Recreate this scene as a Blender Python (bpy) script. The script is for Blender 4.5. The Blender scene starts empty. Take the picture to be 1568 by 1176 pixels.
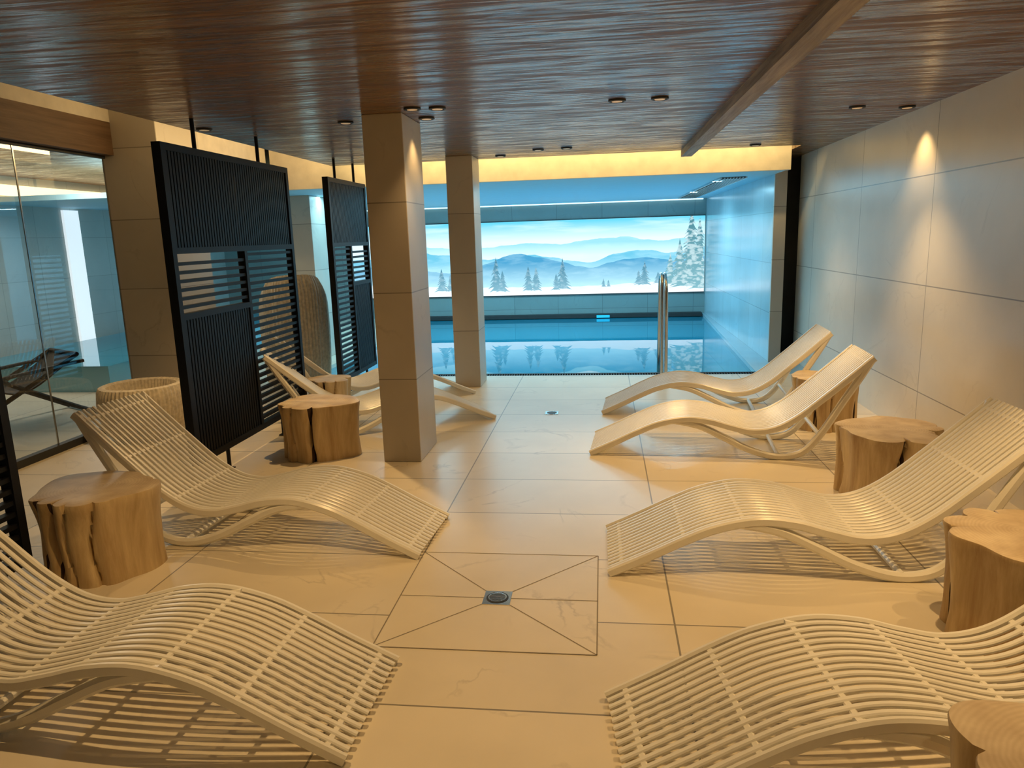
import bpy, math, random
from mathutils import Vector, Matrix, noise
random.seed(7)
scene = bpy.context.scene
scene.view_settings.view_transform = 'Standard'
scene.view_settings.look = 'None'
scene.view_settings.exposure = 0.0

# ------------------------------------------------------------------ materials
def newmat(name):
    m = bpy.data.materials.new(name); m.use_nodes = True
    nt = m.node_tree; nt.nodes.clear()
    out = nt.nodes.new('ShaderNodeOutputMaterial')
    b = nt.nodes.new('ShaderNodeBsdfPrincipled')
    nt.links.new(b.outputs[0], out.inputs[0])
    return m, nt, b, out
def N(nt, t, **kw):
    n = nt.nodes.new(t)
    for k, v in kw.items(): setattr(n, k, v)
    return n
def ramp(nt, stops):
    r = N(nt, 'ShaderNodeValToRGB'); e = r.color_ramp.elements
    e[0].position, e[0].color = stops[0][0], (*stops[0][1], 1)
    e[1].position, e[1].color = stops[-1][0], (*stops[-1][1], 1)
    for p, c in stops[1:-1]:
        x = e.new(p); x.color = (*c, 1)
    return r
def mixc(nt, fac, a, b, mode='MIX'):
    m = N(nt, 'ShaderNodeMix', data_type='RGBA', blend_type=mode)
    for idx, v in ((0, fac), (6, a), (7, b)):
        if isinstance(v, (int, float)): m.inputs[idx].default_value = v
        elif isinstance(v, tuple): m.inputs[idx].default_value = (*v, 1)
        else: nt.links.new(v, m.inputs[idx])
    return m.outputs[2]
def plain(name, col, rough=0.5, metal=0.0, var=0.08, scale=8, bump=0.0, spec=0.5):
    m, nt, b, o = newmat(name)
    tc = N(nt, 'ShaderNodeTexCoord'); n = N(nt, 'ShaderNodeTexNoise')
    n.inputs['Scale'].default_value = scale; n.inputs['Detail'].default_value = 4
    nt.links.new(tc.outputs['Object'], n.inputs['Vector'])
    r = ramp(nt, [(0.3, tuple(c*(1-var) for c in col)), (0.7, tuple(min(1, c*(1+var)) for c in col))])
    nt.links.new(n.outputs[0], r.inputs[0]); nt.links.new(r.outputs[0], b.inputs['Base Color'])
    b.inputs['Roughness'].default_value = rough; b.inputs['Metallic'].default_value = metal
    b.inputs['Specular IOR Level'].default_value = spec
    if bump:
        bp = N(nt, 'ShaderNodeBump'); bp.inputs['Strength'].default_value = bump
        nt.links.new(n.outputs[0], bp.inputs['Height']); nt.links.new(bp.outputs[0], b.inputs['Normal'])
    return m
def tile(name, col, axes, w, h, off, joint=0.45, rough=0.35, vein=0.25, mortar=0.004, veincol=None):
    m, nt, b, o = newmat(name)
    g = N(nt, 'ShaderNodeNewGeometry'); sp = N(nt, 'ShaderNodeSeparateXYZ')
    nt.links.new(g.outputs['Position'], sp.inputs[0])
    def comp(a, offv):
        ad = N(nt, 'ShaderNodeMath', operation='ADD'); ad.inputs[1].default_value = offv
        if a == 'S':
            s = N(nt, 'ShaderNodeMath', operation='ADD')
            nt.links.new(sp.outputs[0], s.inputs[0]); nt.links.new(sp.outputs[1], s.inputs[1])
            nt.links.new(s.outputs[0], ad.inputs[0])
        else:
            nt.links.new(sp.outputs['XYZ'.index(a)], ad.inputs[0])
        return ad.outputs[0]
    cb = N(nt, 'ShaderNodeCombineXYZ')
    nt.links.new(comp(axes[0], off[0]), cb.inputs[0]); nt.links.new(comp(axes[1], off[1]), cb.inputs[1])
    br = N(nt, 'ShaderNodeTexBrick', offset=0.0, squash=1.0)
    nt.links.new(cb.outputs[0], br.inputs['Vector'])
    br.inputs['Scale'].default_value = 1; br.inputs['Brick Width'].default_value = w
    br.inputs['Row Height'].default_value = h; br.inputs['Mortar Size'].default_value = mortar
    br.inputs['Mortar Smooth'].default_value = 0.0; br.inputs['Bias'].default_value = 0
    br.inputs['Color1'].default_value = (*[c*0.96 for c in col], 1)
    br.inputs['Color2'].default_value = (*[min(1, c*1.04) for c in col], 1)
    br.inputs['Mortar'].default_value = (*[c*joint for c in col], 1)
    nz = N(nt, 'ShaderNodeTexNoise'); nz.inputs['Scale'].default_value = 1.1; nz.inputs['Detail'].default_value = 8
    nz.inputs['Distortion'].default_value = 1.6
    nt.links.new(g.outputs['Position'], nz.inputs['Vector'])
    vr = ramp(nt, [(0.485, (0, 0, 0)), (0.5, (1, 1, 1)), (0.515, (0, 0, 0))])
    nt.links.new(nz.outputs[0], vr.inputs[0])
    n2 = N(nt, 'ShaderNodeTexNoise'); n2.inputs['Scale'].default_value = 2.3; n2.inputs['Detail'].default_value = 6
    nt.links.new(g.outputs['Position'], n2.inputs['Vector'])
    gate = ramp(nt, [(0.5, (0, 0, 0)), (0.65, (vein,)*3)]); nt.links.new(n2.outputs[0], gate.inputs[0])
    mul = N(nt, 'ShaderNodeMath', operation='MULTIPLY')
    nt.links.new(vr.outputs[0], mul.inputs[0]); nt.links.new(gate.outputs[0], mul.inputs[1])
    vc = veincol or tuple(c*0.5 for c in col)
    c1 = mixc(nt, mul.outputs[0], br.outputs[0], vc)
    cl = ramp(nt, [(0.3, (0.9, 0.9, 0.9)), (0.7, (1, 1, 1))]); nt.links.new(n2.outputs[0], cl.inputs[0])
    c2 = mixc(nt, 1.0, c1, cl.outputs[0], 'MULTIPLY')
    nt.links.new(c2, b.inputs['Base Color']); b.inputs['Roughness'].default_value = rough
    return m
def emis(name, col, s):
    m, nt, b, o = newmat(name)
    b.inputs['Base Color'].default_value = (*col, 1)
    b.inputs['Emission Color'].default_value = (*col, 1); b.inputs['Emission Strength'].default_value = s
    return m
def woodmat(name, c1, c2, rough, stretch, bump=0.3, spec=0.5, dist=0.01):
    m, nt, b, o = newmat(name)
    tc = N(nt, 'ShaderNodeTexCoord'); mp = N(nt, 'ShaderNodeMapping'); mp.inputs['Scale'].default_value = stretch
    nt.links.new(tc.outputs['Object'], mp.inputs[0])
    n = N(nt, 'ShaderNodeTexNoise'); n.inputs['Scale'].default_value = 1; n.inputs['Detail'].default_value = 8
    n.inputs['Roughness'].default_value = 0.65; n.inputs['Distortion'].default_value = 0.3
    nt.links.new(mp.outputs[0], n.inputs['Vector'])
    r = ramp(nt, [(0.3, c1), (0.7, c2)]); nt.links.new(n.outputs[0], r.inputs[0])
    nt.links.new(r.outputs[0], b.inputs['Base Color']); b.inputs['Roughness'].default_value = rough
    b.inputs['Specular IOR Level'].default_value = spec
    bp = N(nt, 'ShaderNodeBump'); bp.inputs['Strength'].default_value = bump; bp.inputs['Distance'].default_value = dist
    nt.links.new(n.outputs[0], bp.inputs['Height']); nt.links.new(bp.outputs[0], b.inputs['Normal'])
    return m

# brushed, lacquered plank ceiling
def ceilmat():
    m, nt, b, o = newmat('ceiling_wood')
    tc = N(nt, 'ShaderNodeTexCoord')
    def nz(sc, det=6, dist=0.2):
        mp = N(nt, 'ShaderNodeMapping'); mp.inputs['Scale'].default_value = sc; nt.links.new(tc.outputs['Object'], mp.inputs[0])
        n = N(nt, 'ShaderNodeTexNoise'); n.inputs['Scale'].default_value = 1; n.inputs['Detail'].default_value = det
        n.inputs['Roughness'].default_value = 0.6; n.inputs['Distortion'].default_value = dist
        nt.links.new(mp.outputs[0], n.inputs['Vector']); return n.outputs[0]
    grain = nz((1.6, 45, 45)); streak = nz((2.6, 30, 1), 6, 0.5)
    r = ramp(nt, [(0.3, (0.085, 0.038, 0.014)), (0.7, (0.29, 0.145, 0.055))]); nt.links.new(grain, r.inputs[0])
    sp = N(nt, 'ShaderNodeSeparateXYZ'); nt.links.new(tc.outputs['Object'], sp.inputs[0])
    d = N(nt, 'ShaderNodeMath', operation='DIVIDE'); d.inputs[1].default_value = 0.145; nt.links.new(sp.outputs[1], d.inputs[0])
    fr = N(nt, 'ShaderNodeMath', operation='FRACT'); nt.links.new(d.outputs[0], fr.inputs[0])
    gr = ramp(nt, [(0.0, (0.4,)*3), (0.04, (1, 1, 1))]); nt.links.new(fr.outputs[0], gr.inputs[0])
    fl = N(nt, 'ShaderNodeMath', operation='FLOOR'); nt.links.new(d.outputs[0], fl.inputs[0])
    wn = N(nt, 'ShaderNodeTexWhiteNoise', noise_dimensions='1D'); nt.links.new(fl.outputs[0], wn.inputs['W'])
    tr = ramp(nt, [(0, (0.82,)*3), (1, (1, 1, 1))]); nt.links.new(wn.outputs[0], tr.inputs[0])
    c = mixc(nt, 1.0, r.outputs[0], tr.outputs[0], 'MULTIPLY'); c = mixc(nt, 1.0, c, gr.outputs[0], 'MULTIPLY')
    nt.links.new(c, b.inputs['Base Color'])
    b.inputs['Roughness'].default_value = 0.5; b.inputs['Specular IOR Level'].default_value = 0.3
    h1 = N(nt, 'ShaderNodeMath', operation='MULTIPLY_ADD'); nt.links.new(grain, h1.inputs[0]); h1.inputs[1].default_value = 0.2
    h2 = N(nt, 'ShaderNodeMath', operation='MULTIPLY'); nt.links.new(streak, h2.inputs[0]); h2.inputs[1].default_value = 1.0
    nt.links.new(h2.outputs[0], h1.inputs[2])
    bp = N(nt, 'ShaderNodeBump'); bp.inputs['Strength'].default_value = 1.0; bp.inputs['Distance'].default_value = 0.004
    nt.links.new(h1.outputs[0], bp.inputs['Height']); nt.links.new(bp.outputs[0], b.inputs['Normal']); nt.links.new(bp.outputs[0], b.inputs['Coat Normal'])
    cw = ramp(nt, [(0.43, (0.08,)*3), (0.57, (1, 1, 1))]); nt.links.new(streak, cw.inputs[0])
    nt.links.new(cw.outputs[0], b.inputs['Coat Weight'])
    b.inputs['Coat IOR'].default_value = 3.4; b.inputs['Coat Roughness'].default_value = 0.2
    return m
FC = (0.78, 0.70, 0.55)
M_floor = tile('floor_marble_tile', FC, 'XY', 1.22, 0.61, (0.93+12.2, -2.23+6.1), joint=0.35, rough=0.3, vein=0.5)
M_panel = tile('drain_panel_tile', FC, 'XY', 50, 50, (20, 20), rough=0.3, vein=0.5)
M_wallR = tile('wall_stone_tile', (0.80, 0.77, 0.70), 'YZ', 1.5, 0.79, (-5.7+15, -0.37+1.58), joint=0.4, rough=0.28, vein=0.2)
M_pillar = tile('pillar_stone_tile', (0.58, 0.53, 0.45), 'SZ', 60, 0.62, (30, 0.62), joint=0.5, rough=0.4, vein=0.3)
M_poolwall = tile('pool_wall_tile', (0.50, 0.72, 0.82), 'YZ', 0.75, 0.6, (0, 0.6), joint=0.7, rough=0.2, vein=0.2)
M_sidewall = tile('side_room_tile', (0.50, 0.54, 0.52), 'YZ', 0.75, 0.6, (0, 0.6), joint=0.7, rough=0.3, vein=0.2)
M_farwall = tile('far_wall_tile', (0.28, 0.38, 0.38), 'XZ', 0.9, 0.6, (9, 1.07), joint=0.6, rough=0.3, vein=0.3)
M_plaster = plain('plaster', (0.72, 0.66, 0.55), 0.8)
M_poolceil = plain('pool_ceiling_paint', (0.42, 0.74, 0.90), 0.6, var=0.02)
M_ceil = ceilmat()
M_beam = woodmat('beam_wood', (0.13, 0.10, 0.075), (0.42, 0.35, 0.28), 0.6, (30, 1.5, 30), 0.6)
M_beamL = woodmat('beam_wood_warm', (0.10, 0.055, 0.028), (0.2, 0.115, 0.06), 0.6, (30, 1.5, 30), 0.4)
M_cream = plain('cream_resin', (0.86, 0.84, 0.77), 0.28, var=0.03)
M_black = plain('black_lacquer', (0.006, 0.007, 0.010), 0.5, var=0.1, spec=0.25)
M_dark = plain('dark_recess', (0.03, 0.03, 0.03), 0.6)
M_steel = plain('brushed_steel', (0.55, 0.56, 0.56), 0.22, 1.0, var=0.04)
M_grout = plain('grout_line', (0.26, 0.22, 0.16), 0.8)
M_rattan = plain('beige_rope_weave', (0.66, 0.59, 0.47), 0.8, var=0.2, scale=30, bump=0.3)
M_cushion = plain('beige_cushion', (0.55, 0.5, 0.42), 0.9, var=0.06)
M_side = woodmat('stump_side_wood', (0.36, 0.22, 0.095), (0.76, 0.60, 0.34), 0.5, (11, 11, 1.3), 0.5)
M_crack = plain('stump_crack', (0.05, 0.025, 0.012), 0.9)
M_warm = emis('warm_led', (1.0, 0.72, 0.40), 2.2)
M_lens = emis('spot_lens', (1.0, 0.72, 0.42), 0.15)
M_cool = emis('cool_led', (0.7, 0.93, 1.0), 1.3)
M_coolp = emis('cool_light_panel', (0.9, 0.95, 1.0), 0.85)
M_lamp = emis('pool_lamp_glow', (0.02, 0.42, 0.65), 0.8)

# stump top : growth rings
M_top, nt, b, o = newmat('stump_top_rings')
tc = N(nt, 'ShaderNodeTexCoord'); wv = N(nt, 'ShaderNodeTexWave', wave_type='RINGS', rings_direction='Z')
nt.links.new(tc.outputs['Object'], wv.inputs[0]); wv.inputs['Scale'].default_value = 22
wv.inputs['Distortion'].default_value = 5; wv.inputs['Detail'].default_value = 4; wv.inputs['Detail Scale'].default_value = 0.5
r = ramp(nt, [(0.0, (0.70, 0.57, 0.38)), (1.0, (0.76, 0.63, 0.44))])
nt.links.new(wv.outputs[0], r.inputs[0])
nz = N(nt, 'ShaderNodeTexNoise'); nz.inputs['Scale'].default_value = 7; nz.inputs['Detail'].default_value = 5; nt.links.new(tc.outputs['Object'], nz.inputs[0])
r2 = ramp(nt, [(0.35, (0.72, 0.66, 0.6)), (0.65, (1, 1, 1))]); nt.links.new(nz.outputs[0], r2.inputs[0])
nt.links.new(mixc(nt, 1.0, r.outputs[0], r2.outputs[0], 'MULTIPLY'), b.inputs['Base Color']); b.inputs['Roughness'].default_value = 0.5

# water
M_water, nt, b, o = newmat('pool_water')
b.inputs['Base Color'].default_value = (0.005, 0.24, 0.36, 1); b.inputs['Roughness'].default_value = 0.01
b.inputs['IOR'].default_value = 3.0; b.inputs['Specular Tint'].default_value = (0.75, 0.96, 1, 1)
g = N(nt, 'ShaderNodeNewGeometry'); nz = N(nt, 'ShaderNodeTexNoise'); nz.inputs['Scale'].default_value = 1.6; nz.inputs['Detail'].default_value = 2
nt.links.new(g.outputs['Position'], nz.inputs['Vector']); bp = N(nt, 'ShaderNodeBump'); bp.inputs['Strength'].default_value = 0.02
bp.inputs['Distance'].default_value = 0.02
nt.links.new(nz.outputs[0], bp.inputs['Height']); nt.links.new(bp.outputs[0], b.inputs['Normal'])

# glass (single sheet, Schlick reflection)
def glassmat(name, tint, f0):
    m = bpy.data.materials.new(name); m.use_nodes = True; nt = m.node_tree; nt.nodes.clear()
    o = N(nt, 'ShaderNodeOutputMaterial'); t = N(nt, 'ShaderNodeBsdfTransparent'); gl = N(nt, 'ShaderNodeBsdfGlossy')
    g = N(nt, 'ShaderNodeNewGeometry'); dt = N(nt, 'ShaderNodeVectorMath', operation='DOT_PRODUCT')
    nt.links.new(g.outputs['Incoming'], dt.inputs[0]); nt.links.new(g.outputs['Normal'], dt.inputs[1])
    ab = N(nt, 'ShaderNodeMath', operation='ABSOLUTE'); nt.links.new(dt.outputs['Value'], ab.inputs[0])
    sb = N(nt, 'ShaderNodeMath', operation='SUBTRACT'); sb.inputs[0].default_value = 1; nt.links.new(ab.outputs[0], sb.inputs[1])
    pw = N(nt, 'ShaderNodeMath', operation='POWER'); nt.links.new(sb.outputs[0], pw.inputs[0]); pw.inputs[1].default_value = 5
    ma = N(nt, 'ShaderNodeMath', operation='MULTIPLY_ADD'); nt.links.new(pw.outputs[0], ma.inputs[0])
    ma.inputs[1].default_value = 1-f0; ma.inputs[2].default_value = f0
    t.inputs[0].default_value = (*tint, 1); gl.inputs['Roughness'].default_value = 0.0
    mx = N(nt, 'ShaderNodeMixShader'); nt.links.new(ma.outputs[0], mx.inputs[0])
    nt.links.new(t.outputs[0], mx.inputs[1]); nt.links.new(gl.outputs[0], mx.inputs[2]); nt.links.new(mx.outputs[0], o.inputs[0])
    return m
M_glass = glassmat('partition_glass', (0.9, 0.96, 0.96), 0.12)

# backlit print materials (vertical gradient + mottling)
def printmat(name, c_lo, c_hi, z0, z1, s, nscale=(1.2, 1, 4), namp=0.35, c_n=None, n0=0.45, n1=0.65):
    m = bpy.data.materials.new(name); m.use_nodes = True; nt = m.node_tree; nt.nodes.clear()
    o = N(nt, 'ShaderNodeOutputMaterial'); e = N(nt, 'ShaderNodeEmission'); e.inputs[1].default_value = s
    g = N(nt, 'ShaderNodeNewGeometry'); sp = N(nt, 'ShaderNodeSeparateXYZ'); nt.links.new(g.outputs['Position'], sp.inputs[0])
    mp = N(nt, 'ShaderNodeMapping'); mp.inputs['Scale'].default_value = nscale; nt.links.new(g.outputs['Position'], mp.inputs[0])
    nz = N(nt, 'ShaderNodeTexNoise'); nz.inputs['Scale'].default_value = 1.5; nz.inputs['Detail'].default_value = 6
    nt.links.new(mp.outputs[0], nz.inputs['Vector'])
    mr = N(nt, 'ShaderNodeMapRange'); mr.inputs[1].default_value = z0; mr.inputs[2].default_value = z1
    nt.links.new(sp.outputs[2], mr.inputs[0])
    c = mixc(nt, mr.outputs[0], c_lo, c_hi)
    rr = ramp(nt, [(n0, (0, 0, 0)), (n1, (namp,)*3)]); nt.links.new(nz.outputs[0], rr.inputs[0])
    c = mixc(nt, rr.outputs[0], c, c_n or (0.30, 0.48, 0.55))
    nt.links.new(c, e.inputs[0]); nt.links.new(e.outputs[0], o.inputs[0]); return m
S = 2.3
P_sky = printmat('print_sky', (0.40, 0.50, 0.53), (0.07, 0.33, 0.45), 1.50, 1.88, S, (0.5, 1, 5), 0.55, (0.38, 0.50, 0.54), 0.45, 0.65)
P_C = printmat('print_far_ridge', (0.38, 0.50, 0.54), (0.17, 0.38, 0.46), 1.20, 1.45, S, namp=0.3)
P_B = printmat('print_mid_ridge', (0.25, 0.43, 0.50), (0.08, 0.29, 0.40), 0.85, 1.18, S, (1.5, 1, 6), 0.3)
P_A = printmat('print_near_ridge', (0.24, 0.42, 0.49), (0.035, 0.18, 0.31), 0.60, 1.10, S, (1.5, 1, 6), 0.25)
P_snow = printmat('print_snow', (0.46, 0.50, 0.52), (0.40, 0.49, 0.52), 0.4, 0.7, S, namp=0.2, c_n=(0.28, 0.42, 0.48))
P_tree = printmat('print_tree', (0.12, 0.25, 0.31), (0.04, 0.13, 0.19), 0.5, 1.0, S, (9, 1, 14), 0.45, (0.26, 0.38, 0.43))
P_treeN = printmat('print_frosty_tree', (0.11, 0.24, 0.28), (0.035, 0.12, 0.15), 0.5, 1.9, S, (7, 1, 14), 0.7, (0.32, 0.42, 0.44), 0.45, 0.58)

# ------------------------------------------------------------------ mesh builder
class MB:
    def __init__(s): s.v = []; s.f = []; s.m = []; s.mats = []
    def mi(s, mat):
        if mat not in s.mats: s.mats.append(mat)
        return s.mats.index(mat)
    def box(s, x0, x1, y0, y1, z0, z1, mat):
        n = len(s.v); k = s.mi(mat)
        s.v += [(x, y, z) for z in (z0, z1) for y in (y0, y1) for x in (x0, x1)]
        for f in ((0, 2, 3, 1), (4, 5, 7, 6), (0, 1, 5, 4), (2, 6, 7, 3), (0, 4, 6, 2), (1, 3, 7, 5)):
            s.f.append([n+i for i in f]); s.m.append(k)
    def quad(s, pts, mat):
        n = len(s.v); s.v += pts; s.f.append(list(range(n, n+len(pts)))); s.m.append(s.mi(mat))
    def sweep(s, path, w, t, mat, side=None, round_=True, n=8):
        k = s.mi(mat); base = len(s.v); P = [Vector(p) for p in path]
        sec = []
        if round_ == 'circ':
            sec = [(math.cos(2*math.pi*i/n)*w/2, math.sin(2*math.pi*i/n)*t/2) for i in range(n)]
        else:
            c = 0.3*min(w, t)
            for sx, sy in ((1, 1), (-1, 1), (-1, -1), (1, -1)):
                a = (sx*(w/2-c), sy*t/2); b_ = (sx*w/2, sy*(t/2-c))
                sec += [b_, a] if sx*sy > 0 else [a, b_]
        prev = None
        for i, p in enumerate(P):
            d = (P[min(i+1, len(P)-1)]-P[max(i-1, 0)]).normalized()
            if side is not None: Sd = Vector(side)
            else:
                if prev is None:
                    Sd = d.cross(Vector((0, 0, 1)))
                    if Sd.length < 0.1: Sd = d.cross(Vector((0, 1, 0)))
                else: Sd = prev-d*prev.dot(d)
                Sd.normalize(); prev = Sd
            U = Sd.cross(d).normalized()
            for a, b_ in sec: s.v.append(tuple(p+Sd*a+U*b_))
        m = len(sec)
        for i in range(len(P)-1):
            for j in range(m):
                a = base+i*m+j; b_ = base+i*m+(j+1) % m
                s.f.append([a, b_, b_+m, a+m]); s.m.append(k)
        s.f.append([base+j for j in range(m)][::-1]); s.m.append(k)
        s.f.append([base+(len(P)-1)*m+j for j in range(m)]); s.m.append(k)
    def lathe(s, prof, mat, seg=48, c=(0, 0), rib=0, ribn=0, close=False):
        k = s.mi(mat); base = len(s.v)
        for r_, z in prof:
            for j in range(seg):
                a = 2*math.pi*j/seg; rr = r_*(1+(rib*math.cos(a*ribn) if ribn else 0))
                s.v.append((c[0]+rr*math.cos(a), c[1]+rr*math.sin(a), z))
        for i in range(len(prof)-1):
            for j in range(seg):
                a = base+i*seg+j; b_ = base+i*seg+(j+1) % seg
                s.f.append([a, b_, b_+seg, a+seg]); s.m.append(k)
        s.f.append([base+j for j in range(seg)][::-1]); s.m.append(k)
        s.f.append([base+(len(prof)-1)*seg+j for j in range(seg)]); s.m.append(k)
    def obj(s, name, loc=(0, 0, 0), rotz=0, smooth=False, parent=None, recalc=True):
        me = bpy.data.meshes.new(name); me.from_pydata(s.v, [], s.f); me.update()
        for m in s.mats: me.materials.append(m)
        me.polygons.foreach_set('material_index', s.m)
        ob = bpy.data.objects.new(name, me); scene.collection.objects.link(ob)
        ob.location = loc; ob.rotation_euler = (0, 0, rotz)
        if recalc:
            import bmesh
            bm = bmesh.new(); bm.from_mesh(me); bmesh.ops.recalc_face_normals(bm, faces=bm.faces); bm.to_mesh(me); bm.free()
        if smooth:
            me.polygons.foreach_set('use_smooth', [True]*len(me.polygons))
            try: me.set_sharp_from_angle(angle=math.radians(40))
            except Exception: pass
        if parent: ob.parent = parent
        return ob
def BOX(name, x0, x1, y0, y1, z0, z1, mat):
    b = MB(); b.box(x0, x1, y0, y1, z0, z1, mat); return b.obj(name)
def catmull(pts, n):
    P = [Vector(p) for p in pts]; P = [P[0]*2-P[1]]+P+[P[-1]*2-P[-2]]; out = []
    for i in range(1, len(P)-2):
        for k in range(n):
            t = k/n
            out.append(0.5*((2*P[i])+(P[i+1]-P[i-1])*t+(2*P[i-1]-5*P[i]+4*P[i+1]-P[i+2])*t*t+(3*P[i]-P[i-1]-3*P[i+1]+P[i+2])*t**3))
    out.append(P[-2].copy()); return out

CZ = 2.443; WX = 2.344
# ------------------------------------------------------------------ room shell
fl = MB()
fl.box(-8.2, 2.6, -1.8, 8.40, -0.5, 0, M_floor)
fl.box(-8.2, -3.6, 8.40, 15.0, -0.5, 0, M_floor)
fl.quad([(1.74, 8.40, 0), (2.6, 8.40, 0), (2.6, 15.0, 0), (1.97, 15.0, 0)], M_poolwall)
fl.quad([(1.74, 8.40, 0), (1.97, 15.0, 0), (1.97, 15.0, -0.5), (1.74, 8.40, -0.5)], M_poolwall)
fl.obj('floor')
BOX('swimming_pool_water', -3.6, 1.96, 8.41, 14.99, -0.45, -0.05, M_water)
BOX('pool_edge_coping', -3.6, 1.95, 14.78, 14.99, -0.04, 0.03, M_dark)
gr = MB()
gr.box(-3.6, 1.74, 8.40, 8.43, -0.05, -0.002, M_dark); gr.box(-3.6, 1.76, 8.52, 8.56, -0.05, 0.0, M_dark)
x = -3.6
while x < 1.72:
    gr.box(x, x+0.012, 8.43, 8.52, -0.03, -0.004, M_dark); x += 0.03
gr.obj('pool_overflow_grate')

BOX('wall_right', WX, WX+0.2, -1.8, 9.35, 0, 3.0, M_wallR)
BOX('wall_behind_camera', -8.2, 2.6, -2.0, -1.8, 0, 3.0, M_plaster)
BOX('wall_pool_right', 2.02, 2.16, 9.24, 15.0, 0, 3.0, M_poolwall)
BOX('trim_pool_wall_end', 2.02, 2.16, 9.20, 9.24, 0, 3.0, M_pillar)
BOX('wall_recess', 2.16, 2.6, 9.6, 9.7, 0, 3.0, M_dark)
BOX('wall_recess_side', 2.5, 2.6, 9.35, 9.6, 0, 3.0, M_dark)
BOX('wall_far', -8.2, 2.16, 15.0, 15.2, -0.5, 3.0, M_farwall)
BOX('wall_left', -8.2, -8.0, -1.8, 15.0, 0, 3.0, M_sidewall)
BOX('wall_light_panel', -8.0, -7.96, 10.3, 10.62, 0.14, 2.20, M_coolp)
BOX('ceiling_slab', -8.2, 2.6, -2.0, 15.2, 3.0, 3.1, M_plaster)
cb = MB(); cb.box(-3.0, WX, -1.8, 8.2, CZ, CZ+0.06, M_ceil); cb.box(2.05, WX, 8.2, 9.6, CZ, CZ+0.06, M_ceil); cb.obj('ceiling')
BOX('ceiling_side_room', -8.0, -4.5, -1.8, 12.0, 2.62, 2.68, M_ceil)
BOX('ceiling_pool', -8.0, 2.02, 8.7, 15.0, 2.234, 2.30, M_poolceil)
BOX('wall_bulkhead', -3.9, 2.05, 8.6, 8.7, 2.234, 3.0, M_plaster)
BOX('wall_bulkhead_side', -4.3, -3.95, 7.0, 8.6, 2.5, 3.0, M_plaster)
BOX('wall_upper_left', -4.5, -4.3, -1.8, 7.0, 2.70, 3.0, M_plaster)
BOX('ceiling_beam_left', -4.5, -4.3, -1.8, 6.3, 2.42, 2.70, M_beamL)
BOX('ceiling_beam', 0.83, 0.94, -1.8, 8.2, CZ-0.065, CZ, M_beam)
BOX('trim_cool_light_line', -5.0, 1.95, 14.93, 14.97, 2.212, 2.232, M_cool)
BOX('trim_warm_cove_side_room', -7.99, -7.93, 2.0, 14.0, 2.36, 2.50, M_warm)
vg = MB(); vg.box(1.42, 1.44, 9.4, 14.5, 2.215, 2.232, M_steel); vg.box(1.72, 1.74, 9.4, 14.5, 2.215, 2.232, M_steel)
vg.box(1.44, 1.72, 9.4, 14.5, 2.228, 2.233, M_dark)
for i in range(7): vg.box(1.465+i*0.036, 1.483+i*0.036, 9.4, 14.5, 2.212, 2.228, M_steel)
vg.obj('air_vent_grille')

# ------------------------------------------------------------------ backlit mountain picture on the far wall (flat print)
mu = MB(); MX0, MX1, MZ0, MZ1 = -5.2, 2.0, 0.43, 1.905; layer = [14.985]
def nxt(d=0.001): layer[0] -= d; return layer[0]
mu.quad([(MX0, 14.985, MZ0), (MX1, 14.985, MZ0), (MX1, 14.985, MZ1), (MX0, 14.985, MZ1)], P_sky)
def rid(pts, mat, amp, seed):
    y = nxt(); P = catmull([(x, 0, z) for x, z in pts], 24); k = mu.mi(mat); n = len(mu.v)
    for p in P:
        x = min(MX1, max(MX0, p.x)); z = p.z+amp*noise.fractal(Vector((p.x*3.1, seed, 0)), 1, 2, 5)
        mu.v.append((x, y, min(MZ1, max(MZ0, z)))); mu.v.append((x, y, MZ0))
    for i in range(len(P)-1):
        mu.f.append([n+2*i+1, n+2*i+3, n+2*i+2, n+2*i]); mu.m.append(k)
rid([(-5.2, 1.30), (-4.7, 1.40), (-4.0, 1.48), (-3.4, 1.43), (-2.4, 1.40), (-1.6, 1.47), (-0.8, 1.44), (-0.3, 1.50), (0.45, 1.54), (1.2, 1.45), (2.0, 1.55)], P_C, 0.03, 2)
rid([(-5.2, 1.22), (-4.7, 1.24), (-4.0, 1.34), (-3.4, 1.30), (-2.7, 1.20), (-2.3, 1.16), (-1.6, 1.24), (-1.0, 1.18), (-0.3, 1.06), (0.3, 1.22), (0.85, 1.28), (1.4, 1.20), (2.0, 1.32)], P_B, 0.03, 5)
rid([(-5.2, 1.0), (-4.4, 1.10), (-3.7, 0.98), (-3.1, 0.92), (-2.4, 1.06), (-2.0, 1.21), (-1.69, 1.27), (-1.36, 1.20), (-0.85, 1.09), (-0.26, 0.96), (0.3, 1.08), (0.95, 1.12), (1.5, 1.05), (2.0, 1.12)], P_A, 0.025, 9)
rid([(-5.2, 0.72), (-4.0, 0.66), (-3.0, 0.62), (-2.0, 0.60), (-1.0, 0.585), (0.0, 0.60), (0.8, 0.63), (1.4, 0.68), (2.0, 0.72)], P_snow, 0.02, 14)
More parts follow.
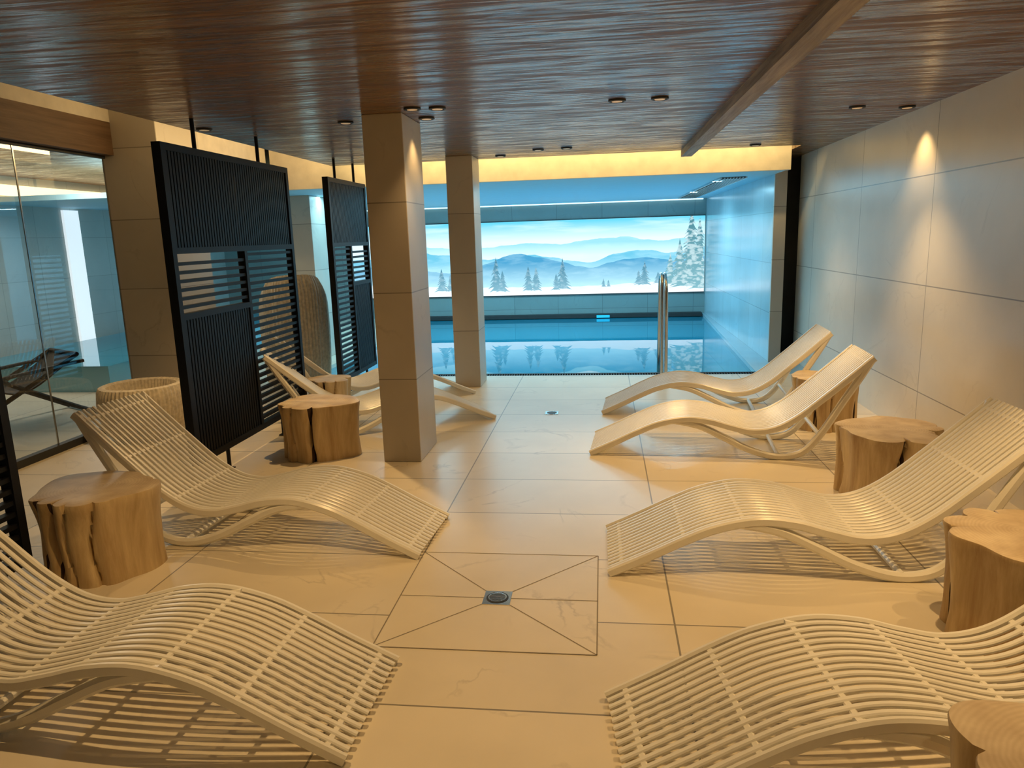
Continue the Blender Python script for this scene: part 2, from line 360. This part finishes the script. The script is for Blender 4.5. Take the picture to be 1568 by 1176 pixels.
def ptree(x, z0, h, w, mat, seed):
    rnd = random.Random(seed); y = nxt(0.0004); k = mu.mi(mat); n = max(9, int(h*16))
    for i in range(n):
        t = i/n; zc = z0+h*t; rr = w/2*(1-t)**0.9+0.012; th = h/n*1.9
        l = rr*rnd.uniform(0.7, 1.15); r_ = rr*rnd.uniform(0.7, 1.15); yy = y-0.00002*i
        pts = [(x-l, zc-0.25*th), (x-l*0.45, zc+0.02*th), (x, zc-0.05*th), (x+r_*0.45, zc), (x+r_, zc-0.25*th), (x+r_*0.35, zc+0.55*th), (x, zc+th), (x-l*0.35, zc+0.55*th)]
        pts = [(min(MX1, max(MX0, a)), yy, min(MZ1, max(MZ0, b_))) for a, b_ in pts]
        mu.quad(pts, mat)
for a in ((-2.16, .53, .62, .36, 1), (-2.03, .52, .38, .26, 2), (-1.50, .53, .44, .30, 3), (-1.34, .53, .42, .30, 4), (-0.80, .55, .56, .34, 5), (-0.93, .53, .3, .2, 22),
          (-3.30, .55, .42, .30, 6), (-3.12, .55, .30, .24, 7), (-3.9, .58, .5, .3, 16), (-4.6, .58, .45, .3, 17), (0.02, .57, .15, .10, 8), (0.12, .57, .12, .09, 9), (0.84, .60, .42, .28, 10), (0.72, .60, .25, .2, 11), (1.10, .62, .2, .2, 12)):
    ptree(a[0], a[1], a[2], a[3], P_tree, a[4])
for a in ((1.34, .60, .55, .36, 13), (1.52, .58, .85, .50, 14), (1.90, .56, 1.25, .62, 18), (1.74, .55, 1.42, .74, 15), (1.93, .5, .6, .5, 19)):
    ptree(a[0], a[1], a[2], a[3], P_treeN, a[4])
mu.box(MX0-0.01, MX1, 14.955, 14.99, MZ0-0.015, MZ0, M_dark); mu.box(MX0-0.01, MX1, 14.955, 14.99, MZ1, MZ1+0.015, M_dark)
mu.obj('backlit_mountain_picture', recalc=False)

def pillar(x0, x1, y0, y1, z1):
    b = MB(); b.box(x0, x1, y0, y1, 0, z1, M_pillar)
    o = b.obj('stone_pillar'); bv = o.modifiers.new('b', 'BEVEL'); bv.width = 0.004; return o
pillar(-1.61, -1.33, 5.04, 5.56, CZ)
pillar(-1.61, -1.33, 7.76, 8.18, CZ)
pillar(-4.42, -3.88, 6.3, 7.0, 3.0)
pillar(-4.26, -3.88, 9.67, 10.4, 2.234)

# glass partition left
gp = MB()
ys = [-1.8, 0.3, 2.4, 4.5, 5.25, 6.28]
for a, b_ in zip(ys[:-1], ys[1:]):
    gp.quad([(-4.40, a+0.006, 0.05), (-4.40, b_-0.006, 0.05), (-4.40, b_-0.006, 2.41), (-4.40, a+0.006, 2.41)], M_glass)
    gp.box(-4.404, -4.396, b_-0.006, b_+0.006, 0.05, 2.4, M_steel)
gp.box(-4.43, -4.37, -1.8, 6.29, 0, 0.06, M_dark); gp.box(-4.42, -4.38, -1.8, 6.29, 2.395, 2.42, M_dark)
gp.obj('glass_partition')
BOX('side_pool_basin_water', -7.6, -5.6, 7.6, 13.5, 0.0, 0.30, M_water)

# ------------------------------------------------------------------ lounge chairs
PROF = [(0, .035), (.18, .12), (.35, .205), (.5, .268), (.68, .305), (.85, .292), (1.0, .252), (1.15, .222), (1.3, .245), (1.45, .33), (1.62, .475), (1.78, .62), (1.92, .75)]
BASE = [(.60, .272), (.78, .235), (.95, .155), (1.1, .08), (1.25, .03), (1.38, .022), (1.50, .065), (1.61, .20), (1.73, .41), (1.83, .58), (1.905, .715)]
def lounge_mesh():
    b = MB(); W = 0.57
    P = catmull([(x, 0, z-0.012) for x, z in PROF], 6)
    B = catmull([(x, 0, z) for x, z in BASE], 7)
    ns = 14; pitch = (W-0.06)/(ns)
    for i in range(ns):
        y = -W/2+0.03+pitch*(i+0.5)
        b.sweep([p+Vector((0, y, 0)) for p in P], 0.0215, 0.014, M_cream, side=(0, 1, 0))
    for s in (-1, 1):
        b.sweep([p+Vector((0, s*(W/2-0.012), -0.010)) for p in P], 0.027, 0.044, M_cream, side=(0, 1, 0))
        b.sweep([p+Vector((0, s*(W/2-0.022), 0)) for p in B], 0.042, 0.048, M_cream, side=(0, 1, 0))
    n = len(P)
    for fr in (0.03, 0.17, 0.31, 0.45, 0.58, 0.72, 0.86, 0.985):
        i = min(n-2, max(1, int(fr*(n-1)))); p = P[i]; d = (P[i+1]-P[i-1]).normalized(); u = Vector((-d.z, 0, d.x))
        q = p-u*0.004
        b.sweep([q+Vector((0, -W/2+0.01, 0)), q+Vector((0, W/2-0.01, 0))], 0.022, 0.014, M_cream, side=tuple(d))
    for x, z in ((1.33, 0.03), (1.60, 0.18)):
        b.sweep([Vector((x, -W/2+0.02, z)), Vector((x, W/2-0.02, z))], 0.03, 0.03, M_cream, side=(1, 0, 0))
    return b
LM = lounge_mesh()
def lounger(foot, ang):
    return LM.obj('lounge_chair', (foot[0], foot[1], 0.0), math.radians(ang), smooth=True)
lounger((0.04, 2.04), 7)
lounger((0.02, 3.55), 0.5)
lounger((-0.08, 5.52), -4)
lounger((0.01, 6.78), -4)
lounger((-0.80, 2.20), 180-1.5)
lounger((-0.92, 3.68), 180-4)
def near_edge(nx, ny, th):
    a = math.radians(th); return (nx-math.sin(a)*0.285, ny+math.cos(a)*0.285), 180+th
f, a = near_edge(-0.96, 6.33, 28); lounger(f, a)
f, a = near_edge(-1.33, 7.41, 34); lounger(f, a)

# ------------------------------------------------------------------ stumps
def stump(x, y, r, h, seed):
    rnd = random.Random(seed); b = MB(); seg = 144; lv = 12
    ph = [rnd.uniform(0, 6.28) for _ in range(6)]
    cracks = [(rnd.uniform(0, 6.28), rnd.uniform(0.1, 0.2)) for _ in range(4)] + [(rnd.uniform(3.9, 5.2), 0.24)]
    def R(a, z):
        t = z/h
        v = 1+0.07*math.cos(2*a+ph[0])+0.07*math.cos(3*a+ph[1])+0.045*math.cos(5*a+ph[2]+0.5*t)+0.02*math.cos(9*a+ph[3])
        v *= 0.93+0.05*(t-0.35)**2*4
        for c, dp in cracks:
            d = abs((a-c+0.06*math.sin(6*t+c)+math.pi) % (2*math.pi)-math.pi)
            v *= 1-dp*0.5*math.exp(-(d/0.15)**2)-dp*0.9*math.exp(-(d/0.022)**2)
        return r*v*(1+0.012*noise.noise(Vector((math.cos(a)*3, math.sin(a)*3, t*4+seed))))
    prof = [(i/lv*(h-0.012), 1) for i in range(0, lv+1)] + [(h-0.004, 0.985)]
    k1 = b.mi(M_side); k2 = b.mi(M_top); k3 = b.mi(M_crack)
    for z, s in prof:
        for j in range(seg):
            a = 2*math.pi*j/seg; q = R(a, z)*s; b.v.append((q*math.cos(a), q*math.sin(a), z))
    def crk(j):
        a = 2*math.pi*(j+0.5)/seg
        return any(dp > 0.15 and abs((a-c+math.pi) % (2*math.pi)-math.pi) < 0.03 for c, dp in cracks)
    for i in range(len(prof)-1):
        for j in range(seg):
            p = i*seg+j; q = i*seg+(j+1) % seg
            b.f.append([p, q, q+seg, p+seg]); b.m.append(k3 if crk(j) else k1)
    base = (len(prof)-1)*seg
    for s in (0.9, 0.7, 0.5, 0.3, 0.12):
        n0 = len(b.v)
        for j in range(seg):
            a = 2*math.pi*j/seg; q = R(a, h)*s; b.v.append((q*math.cos(a), q*math.sin(a), h+0.004*noise.noise(Vector((q*math.cos(a)*6, q*math.sin(a)*6, seed)))))
        for j in range(seg):
            b.f.append([base+j, base+(j+1) % seg, n0+(j+1) % seg, n0+j]); b.m.append(k2)
        base = n0
    b.f.append([base+j for j in range(seg)]); b.m.append(k2)
    b.f.append([j for j in range(seg)][::-1]); b.m.append(k1)
    return b.obj('tree_stump_table', (x, y, 0), 0, smooth=True)
stump(-2.56, 3.24, 0.285, 0.43, 1)
stump(-2.17, 5.24, 0.28, 0.42, 2)
stump(-2.50, 6.37, 0.20, 0.38, 3)
stump(1.78, 6.10, 0.25, 0.42, 4)
stump(1.70, 4.45, 0.30, 0.42, 5)
stump(1.62, 2.86, 0.28, 0.43, 6)
stump(1.07, 1.50, 0.27, 0.43, 8)

# ------------------------------------------------------------------ slatted screens
def screen(y0, y1, split, tall_far=True):
    b = MB(); X0, X1 = -2.75, -2.69; z0, z1 = 0.16, 2.245; zd = 1.58; zw = 1.155; fwd = 0.045
    b.box(X0, X1, y0, y0+fwd, z0, z1, M_black); b.box(X0, X1, y1-fwd, y1, z0, z1, M_black)
    b.box(X0, X1, y0+fwd, y1-fwd, z0, z0+0.045, M_black); b.box(X0, X1, y0+fwd, y1-fwd, z1-0.045, z1, M_black)
    b.box(X0, X1, y0+fwd, y1-fwd, zd-0.02, zd+0.02, M_black); b.box(X0, X1, split-0.02, split+0.02, z0+0.045, zd-0.02, M_black)
    def vert(a, c, za, zb):
        y = a+0.006
        while y < c-0.02:
            b.box(X0+0.008, X1-0.008, y, y+0.024, za, zb, M_black); y += 0.036
    def hor(a, c, za, zb):
        z = za+0.03
        while z < zb-0.02:
            b.box(X0+0.01, X1-0.01, a, c, z, z+0.022, M_black); z += 0.056
    vert(y0+fwd, y1-fwd, zd+0.02, z1-0.045)
    A = (y0+fwd, split-0.02); B = (split+0.02, y1-fwd)
    if not tall_far: A, B = B, A
    hor(A[0], A[1], zw+0.02, zd-0.02); b.box(X0, X1, A[0], A[1], zw-0.02, zw+0.02, M_black); vert(A[0], A[1], z0+0.045, zw-0.02)
    hor(B[0], B[1], z0+0.045, zd-0.02)
    L = y1-y0
    for yy in (y0+L*0.24, y0+L*0.74):
        b.sweep([(-2.72, yy, z1-0.01), (-2.72, yy, CZ)], 0.028, 0.028, M_black, round_='circ', n=12)
        b.sweep([(-2.72, yy, 0.0), (-2.72, yy, z0+0.01)], 0.028, 0.028, M_black, round_='circ', n=12)
        b.box(-2.75, -2.69, yy-0.03, yy+0.03, 0, 0.008, M_black)
    return b.obj('slatted_privacy_screen')
screen(4.40, 6.27, 5.37, True)
screen(7.22, 8.40, 7.78, False)
screen(1.09, 2.94, 2.0, True)

# ------------------------------------------------------------------ round ribbed planter
b = MB()
b.lathe([(0.24, 0), (0.30, 0.05), (0.345, 0.18), (0.355, 0.32), (0.345, 0.42), (0.33, 0.455), (0.30, 0.465), (0.275, 0.45), (0.26, 0.40), (0.25, 0.2), (0.20, 0.12)], M_rattan, seg=240, rib=0.012, ribn=60)
b.obj('ribbed_round_planter', (-3.95, 5.75, 0), smooth=True)

# ------------------------------------------------------------------ hooded pod chair
b = MB(); k = b.mi(M_rattan); seg = 150; lv = 16
a0, a1 = math.radians(-140), math.radians(140)
for side in (0, 1):
    base = len(b.v)
    for i in range(lv+1):
        t = i/lv
        for j in range(seg+1):
            a = a0+(a1-a0)*j/seg
            H = 1.27-0.62*(abs(a)/a1)**3
            z = 0.06+(H-0.06)*t
            r_ = 0.38*(0.86+0.14*math.sin(math.pi*min(1, t*0.62+0.15)))*(1-0.16*max(0, t-0.82)/0.18*max(0, t-0.82)/0.18)
            r_ = r_-(0.05 if side else 0)+(0.006*math.cos(a*60))
            b.v.append((r_*math.cos(a), r_*math.sin(a), z))
    for i in range(lv):
        for j in range(seg):
            p = base+i*(seg+1)+j; b.f.append([p, p+1, p+seg+2, p+seg+1]); b.m.append(k)
n1 = (lv+1)*(seg+1)
for j in range(seg):
    p = lv*(seg+1)+j; b.f.append([p, p+1, p+1+n1, p+n1]); b.m.append(k)
    p = j; b.f.append([p, p+1, p+1+n1, p+n1]); b.m.append(k)
for i in range(lv):
    for j in (0, seg):
        p = i*(seg+1)+j; b.f.append([p, p+seg+1, p+seg+1+n1, p+n1]); b.m.append(k)
b.lathe([(0.29, 0.0), (0.31, 0.02), (0.31, 0.34), (0.30, 0.36)], M_rattan, seg=60)
b.lathe([(0.29, 0.36), (0.305, 0.40), (0.29, 0.45), (0.24, 0.47)], M_cushion, seg=48)
b.obj('hooded_pod_chair', (-3.50, 8.0, 0), math.radians(-60), smooth=True)

# ------------------------------------------------------------------ dark deck chair behind glass
b = MB()
for s in (-0.3, 0.3):
    b.sweep([(-0.75, s, 0.02), (0.35, s, 0.62)], 0.04, 0.04, M_black, side=(0, 1, 0))
    b.sweep([(0.45, s, 0.02), (-0.25, s, 0.42), (-0.85, s, 0.85)], 0.04, 0.04, M_black, side=(0, 1, 0))
    b.sweep([(-0.35, s, 0.48), (0.4, s, 0.55)], 0.05, 0.03, M_black, side=(0, 1, 0))
cv = catmull([(-0.85, 0, 0.84), (-0.5, 0, 0.5), (-0.15, 0, 0.32), (0.35, 0, 0.6)], 6)
b.sweep(cv, 0.56, 0.015, M_black, side=(0, 1, 0))
for x, z in ((-0.75, 0.03), (0.45, 0.03), (0.35, 0.62), (-0.85, 0.85)):
    b.sweep([(x, -0.3, z), (x, 0.3, z)], 0.04, 0.04, M_black, side=(1, 0, 0))
b.obj('folding_deck_chair', (-5.5, 6.3, 0), math.radians(60), smooth=True)

# ------------------------------------------------------------------ floor drain
b = MB()
x0, x1, y0, y1 = -0.93, -0.03, 2.59, 3.49; cx, cy = -0.48, 3.02
b.box(x0, x1, y0, y1, 0.0, 0.0015, M_panel)
def line(p, q, w=0.005):
    p = Vector((*p, 0)); q = Vector((*q, 0)); d = (q-p).normalized(); s = Vector((-d.y, d.x, 0))*w/2; zz = Vector((0, 0, 0.0022))
    b.quad([tuple(p+s+zz), tuple(p-s+zz), tuple(q-s+zz), tuple(q+s+zz)], M_grout)
for c in ((x0, y0), (x1, y0), (x1, y1), (x0, y1)): line(c, (cx, cy))
line((x0, y0), (x1, y0)); line((x1, y0), (x1, y1)); line((x1, y1), (x0, y1)); line((x0, y1), (x0, y0))
line((x0, cy), (x1, cy))
b.box(cx-0.062, cx+0.062, cy-0.062, cy+0.062, 0.0, 0.004, M_steel)
b.lathe([(0.05, 0.004), (0.05, 0.0055), (0.042, 0.0056)], M_dark, seg=40, c=(cx, cy))
b.lathe([(0.042, 0.0056), (0.042, 0.007), (0.040, 0.0072)], M_steel, seg=40, c=(cx, cy))
for i in range(-3, 4):
    L = math.sqrt(max(0.0, 0.036**2-(i*0.01)**2))
    if L > 0.005: b.box(cx-L, cx+L, cy+i*0.01-0.002, cy+i*0.01+0.002, 0.0072, 0.0078, M_dark)
b.obj('floor_drain')
b = MB(); b.box(-0.06, 0.06, -0.06, 0.06, 0, 0.004, M_steel); b.lathe([(0.045, 0.004), (0.045, 0.006), (0.04, 0.006)], M_dark, seg=32)
b.obj('floor_drain', (-0.47, 6.55, 0.0))

# ------------------------------------------------------------------ pool handrail
b = MB()
for xx, y_ in ((0.66, 0.0), (0.70, 0.06)):
    pts = [(xx, 8.28-y_, 0.0), (xx, 8.29-y_, 0.5), (xx, 8.32-y_, 0.95), (xx, 8.43, 1.12), (xx, 8.55, 1.13), (xx, 8.64, 1.0), (xx, 8.72, 0.5), (xx, 8.80, -0.04)]
    b.sweep(catmull(pts, 8), 0.04, 0.04, M_steel, round_='circ', n=14)
    b.lathe([(0.045, 0.0), (0.045, 0.012), (0.03, 0.016)], M_steel, seg=24, c=(xx, 8.28-y_))
b.obj('pool_handrail', smooth=True)
BOX('pool_lamp', -0.12, 0.14, 14.75, 14.779, -0.035, 0.015, M_lamp)

# ------------------------------------------------------------------ recessed spotlights
WARM = (1.0, 0.62, 0.25)
def spot(x, y, watts, tilt=(0, 0), ang=88):
    b = MB()
    b.lathe([(0.056, 0.0), (0.056, -0.010), (0.046, -0.014), (0.040, -0.012), (0.038, -0.004)], M_dark, seg=32)
    b.lathe([(0.034, -0.004), (0.034, -0.0125), (0.03, -0.013)], M_lens, seg=24)
    o = b.obj('recessed_spotlight', (x, y, CZ))
    if watts:
        l = bpy.data.lights.new('spot_bulb', 'SPOT'); l.energy = watts; l.color = WARM; l.spot_size = math.radians(ang)
        l.spot_blend = 0.8; l.shadow_soft_size = 0.015
        lo = bpy.data.objects.new('bulb', l); scene.collection.objects.link(lo); lo.parent = o
        lo.location = (0, 0, -0.03)
        lo.rotation_euler = (math.radians(-tilt[1]), math.radians(-tilt[0]), 0)
for x, y, w, t in ((0.10, 5.0, 80, (0, 4)), (0.37, 5.0, 50, (18, 6)), (1.82, 5.79, 110, (-4, 6)), (2.20, 5.9, 26, (0, 0)), (-1.22, 4.9, 0, (0, 0)), (-1.06, 4.93, 28, (0, 0)), (-1.22, 5.3, 14, (0, 0)),
                   (-1.81, 5.3, 100, (-8, 10)), (-2.87, 5.28, 100, (-8, 4)), (-0.34, 7.47, 50, (0, 0)), (-0.62, 7.5, 0, (0, 0)), (1.54, 7.95, 65, (0, 8)), (-1.05, 7.9, 12, (0, 0)), (-2.2, 7.4, 80, (-15, 0)),
                   (-1.5, 2.45, 100, (0, 0)), (-0.1, 2.7, 50, (0, 0)), (1.3, 2.62, 105, (0, 0)), (2.05, 2.7, 40, (0, 0)), (-0.6, 0.6, 30, (0, 0)), (1.0, 0.6, 30, (0, 0))):  # spot by the right wall is added, out of view, to brighten that wall
    spot(x, y, w, t)
def area(name, loc, rot, sx, sy, e, col):
    l = bpy.data.lights.new(name, 'AREA'); l.shape = 'RECTANGLE'; l.size = sx; l.size_y = sy; l.energy = e; l.color = col
    o = bpy.data.objects.new(name, l); scene.collection.objects.link(o); o.location = loc; o.rotation_euler = rot
area('cove_light', (-0.45, 8.1, 2.62), (math.radians(90), 0, 0), 5.0, 0.06, 34, (1, 0.70, 0.28))
area('cove_light', (-3.08, 7.0, 2.62), (math.radians(90), 0, math.radians(90)), 2.8, 0.06, 14, (1, 0.66, 0.28))
area('side_room_fill_light', (-6.3, 8.5, 2.6), (0, 0, 0), 0.12, 3.0, 60, (1.0, 0.90, 0.76))  # added fill that brightens the room behind the glass, no fitting there
area('pool_fill_light', (-1.5, 12.5, 2.225), (0, 0, 0), 6.0, 0.08, 150, (0.42, 0.84, 1.0))  # added cool fill for the pool hall, not a visible fitting
area('pool_fill_light', (-1.5, 10.0, 2.225), (0, 0, 0), 6.0, 0.08, 80, (0.42, 0.84, 1.0))  # second added cool fill, nearer the lounge side

# world (interior only, faint ambient)
w = bpy.data.worlds.new('World'); scene.world = w; w.use_nodes = True
w.node_tree.nodes['Background'].inputs[0].default_value = (0.5, 0.75, 1.0, 1); w.node_tree.nodes['Background'].inputs[1].default_value = 0.3

# ------------------------------------------------------------------ camera
cam = bpy.data.cameras.new('camera'); co = bpy.data.objects.new('camera', cam); scene.collection.objects.link(co)
fwdv = Vector((-0.1235, 0.9725, -0.1965)).normalized(); right = Vector((0.9923, 0.1198, -0.0305)); right = (right-fwdv*right.dot(fwdv)).normalized()
up = right.cross(fwdv)
R = Matrix((right, up, -fwdv)).transposed()
co.matrix_world = Matrix.Translation((0, 0, 1.6)) @ R.to_4x4()
cam.sensor_fit = 'HORIZONTAL'; cam.sensor_width = 36; cam.lens = 1120/1568*36; cam.clip_end = 3000
scene.camera = co
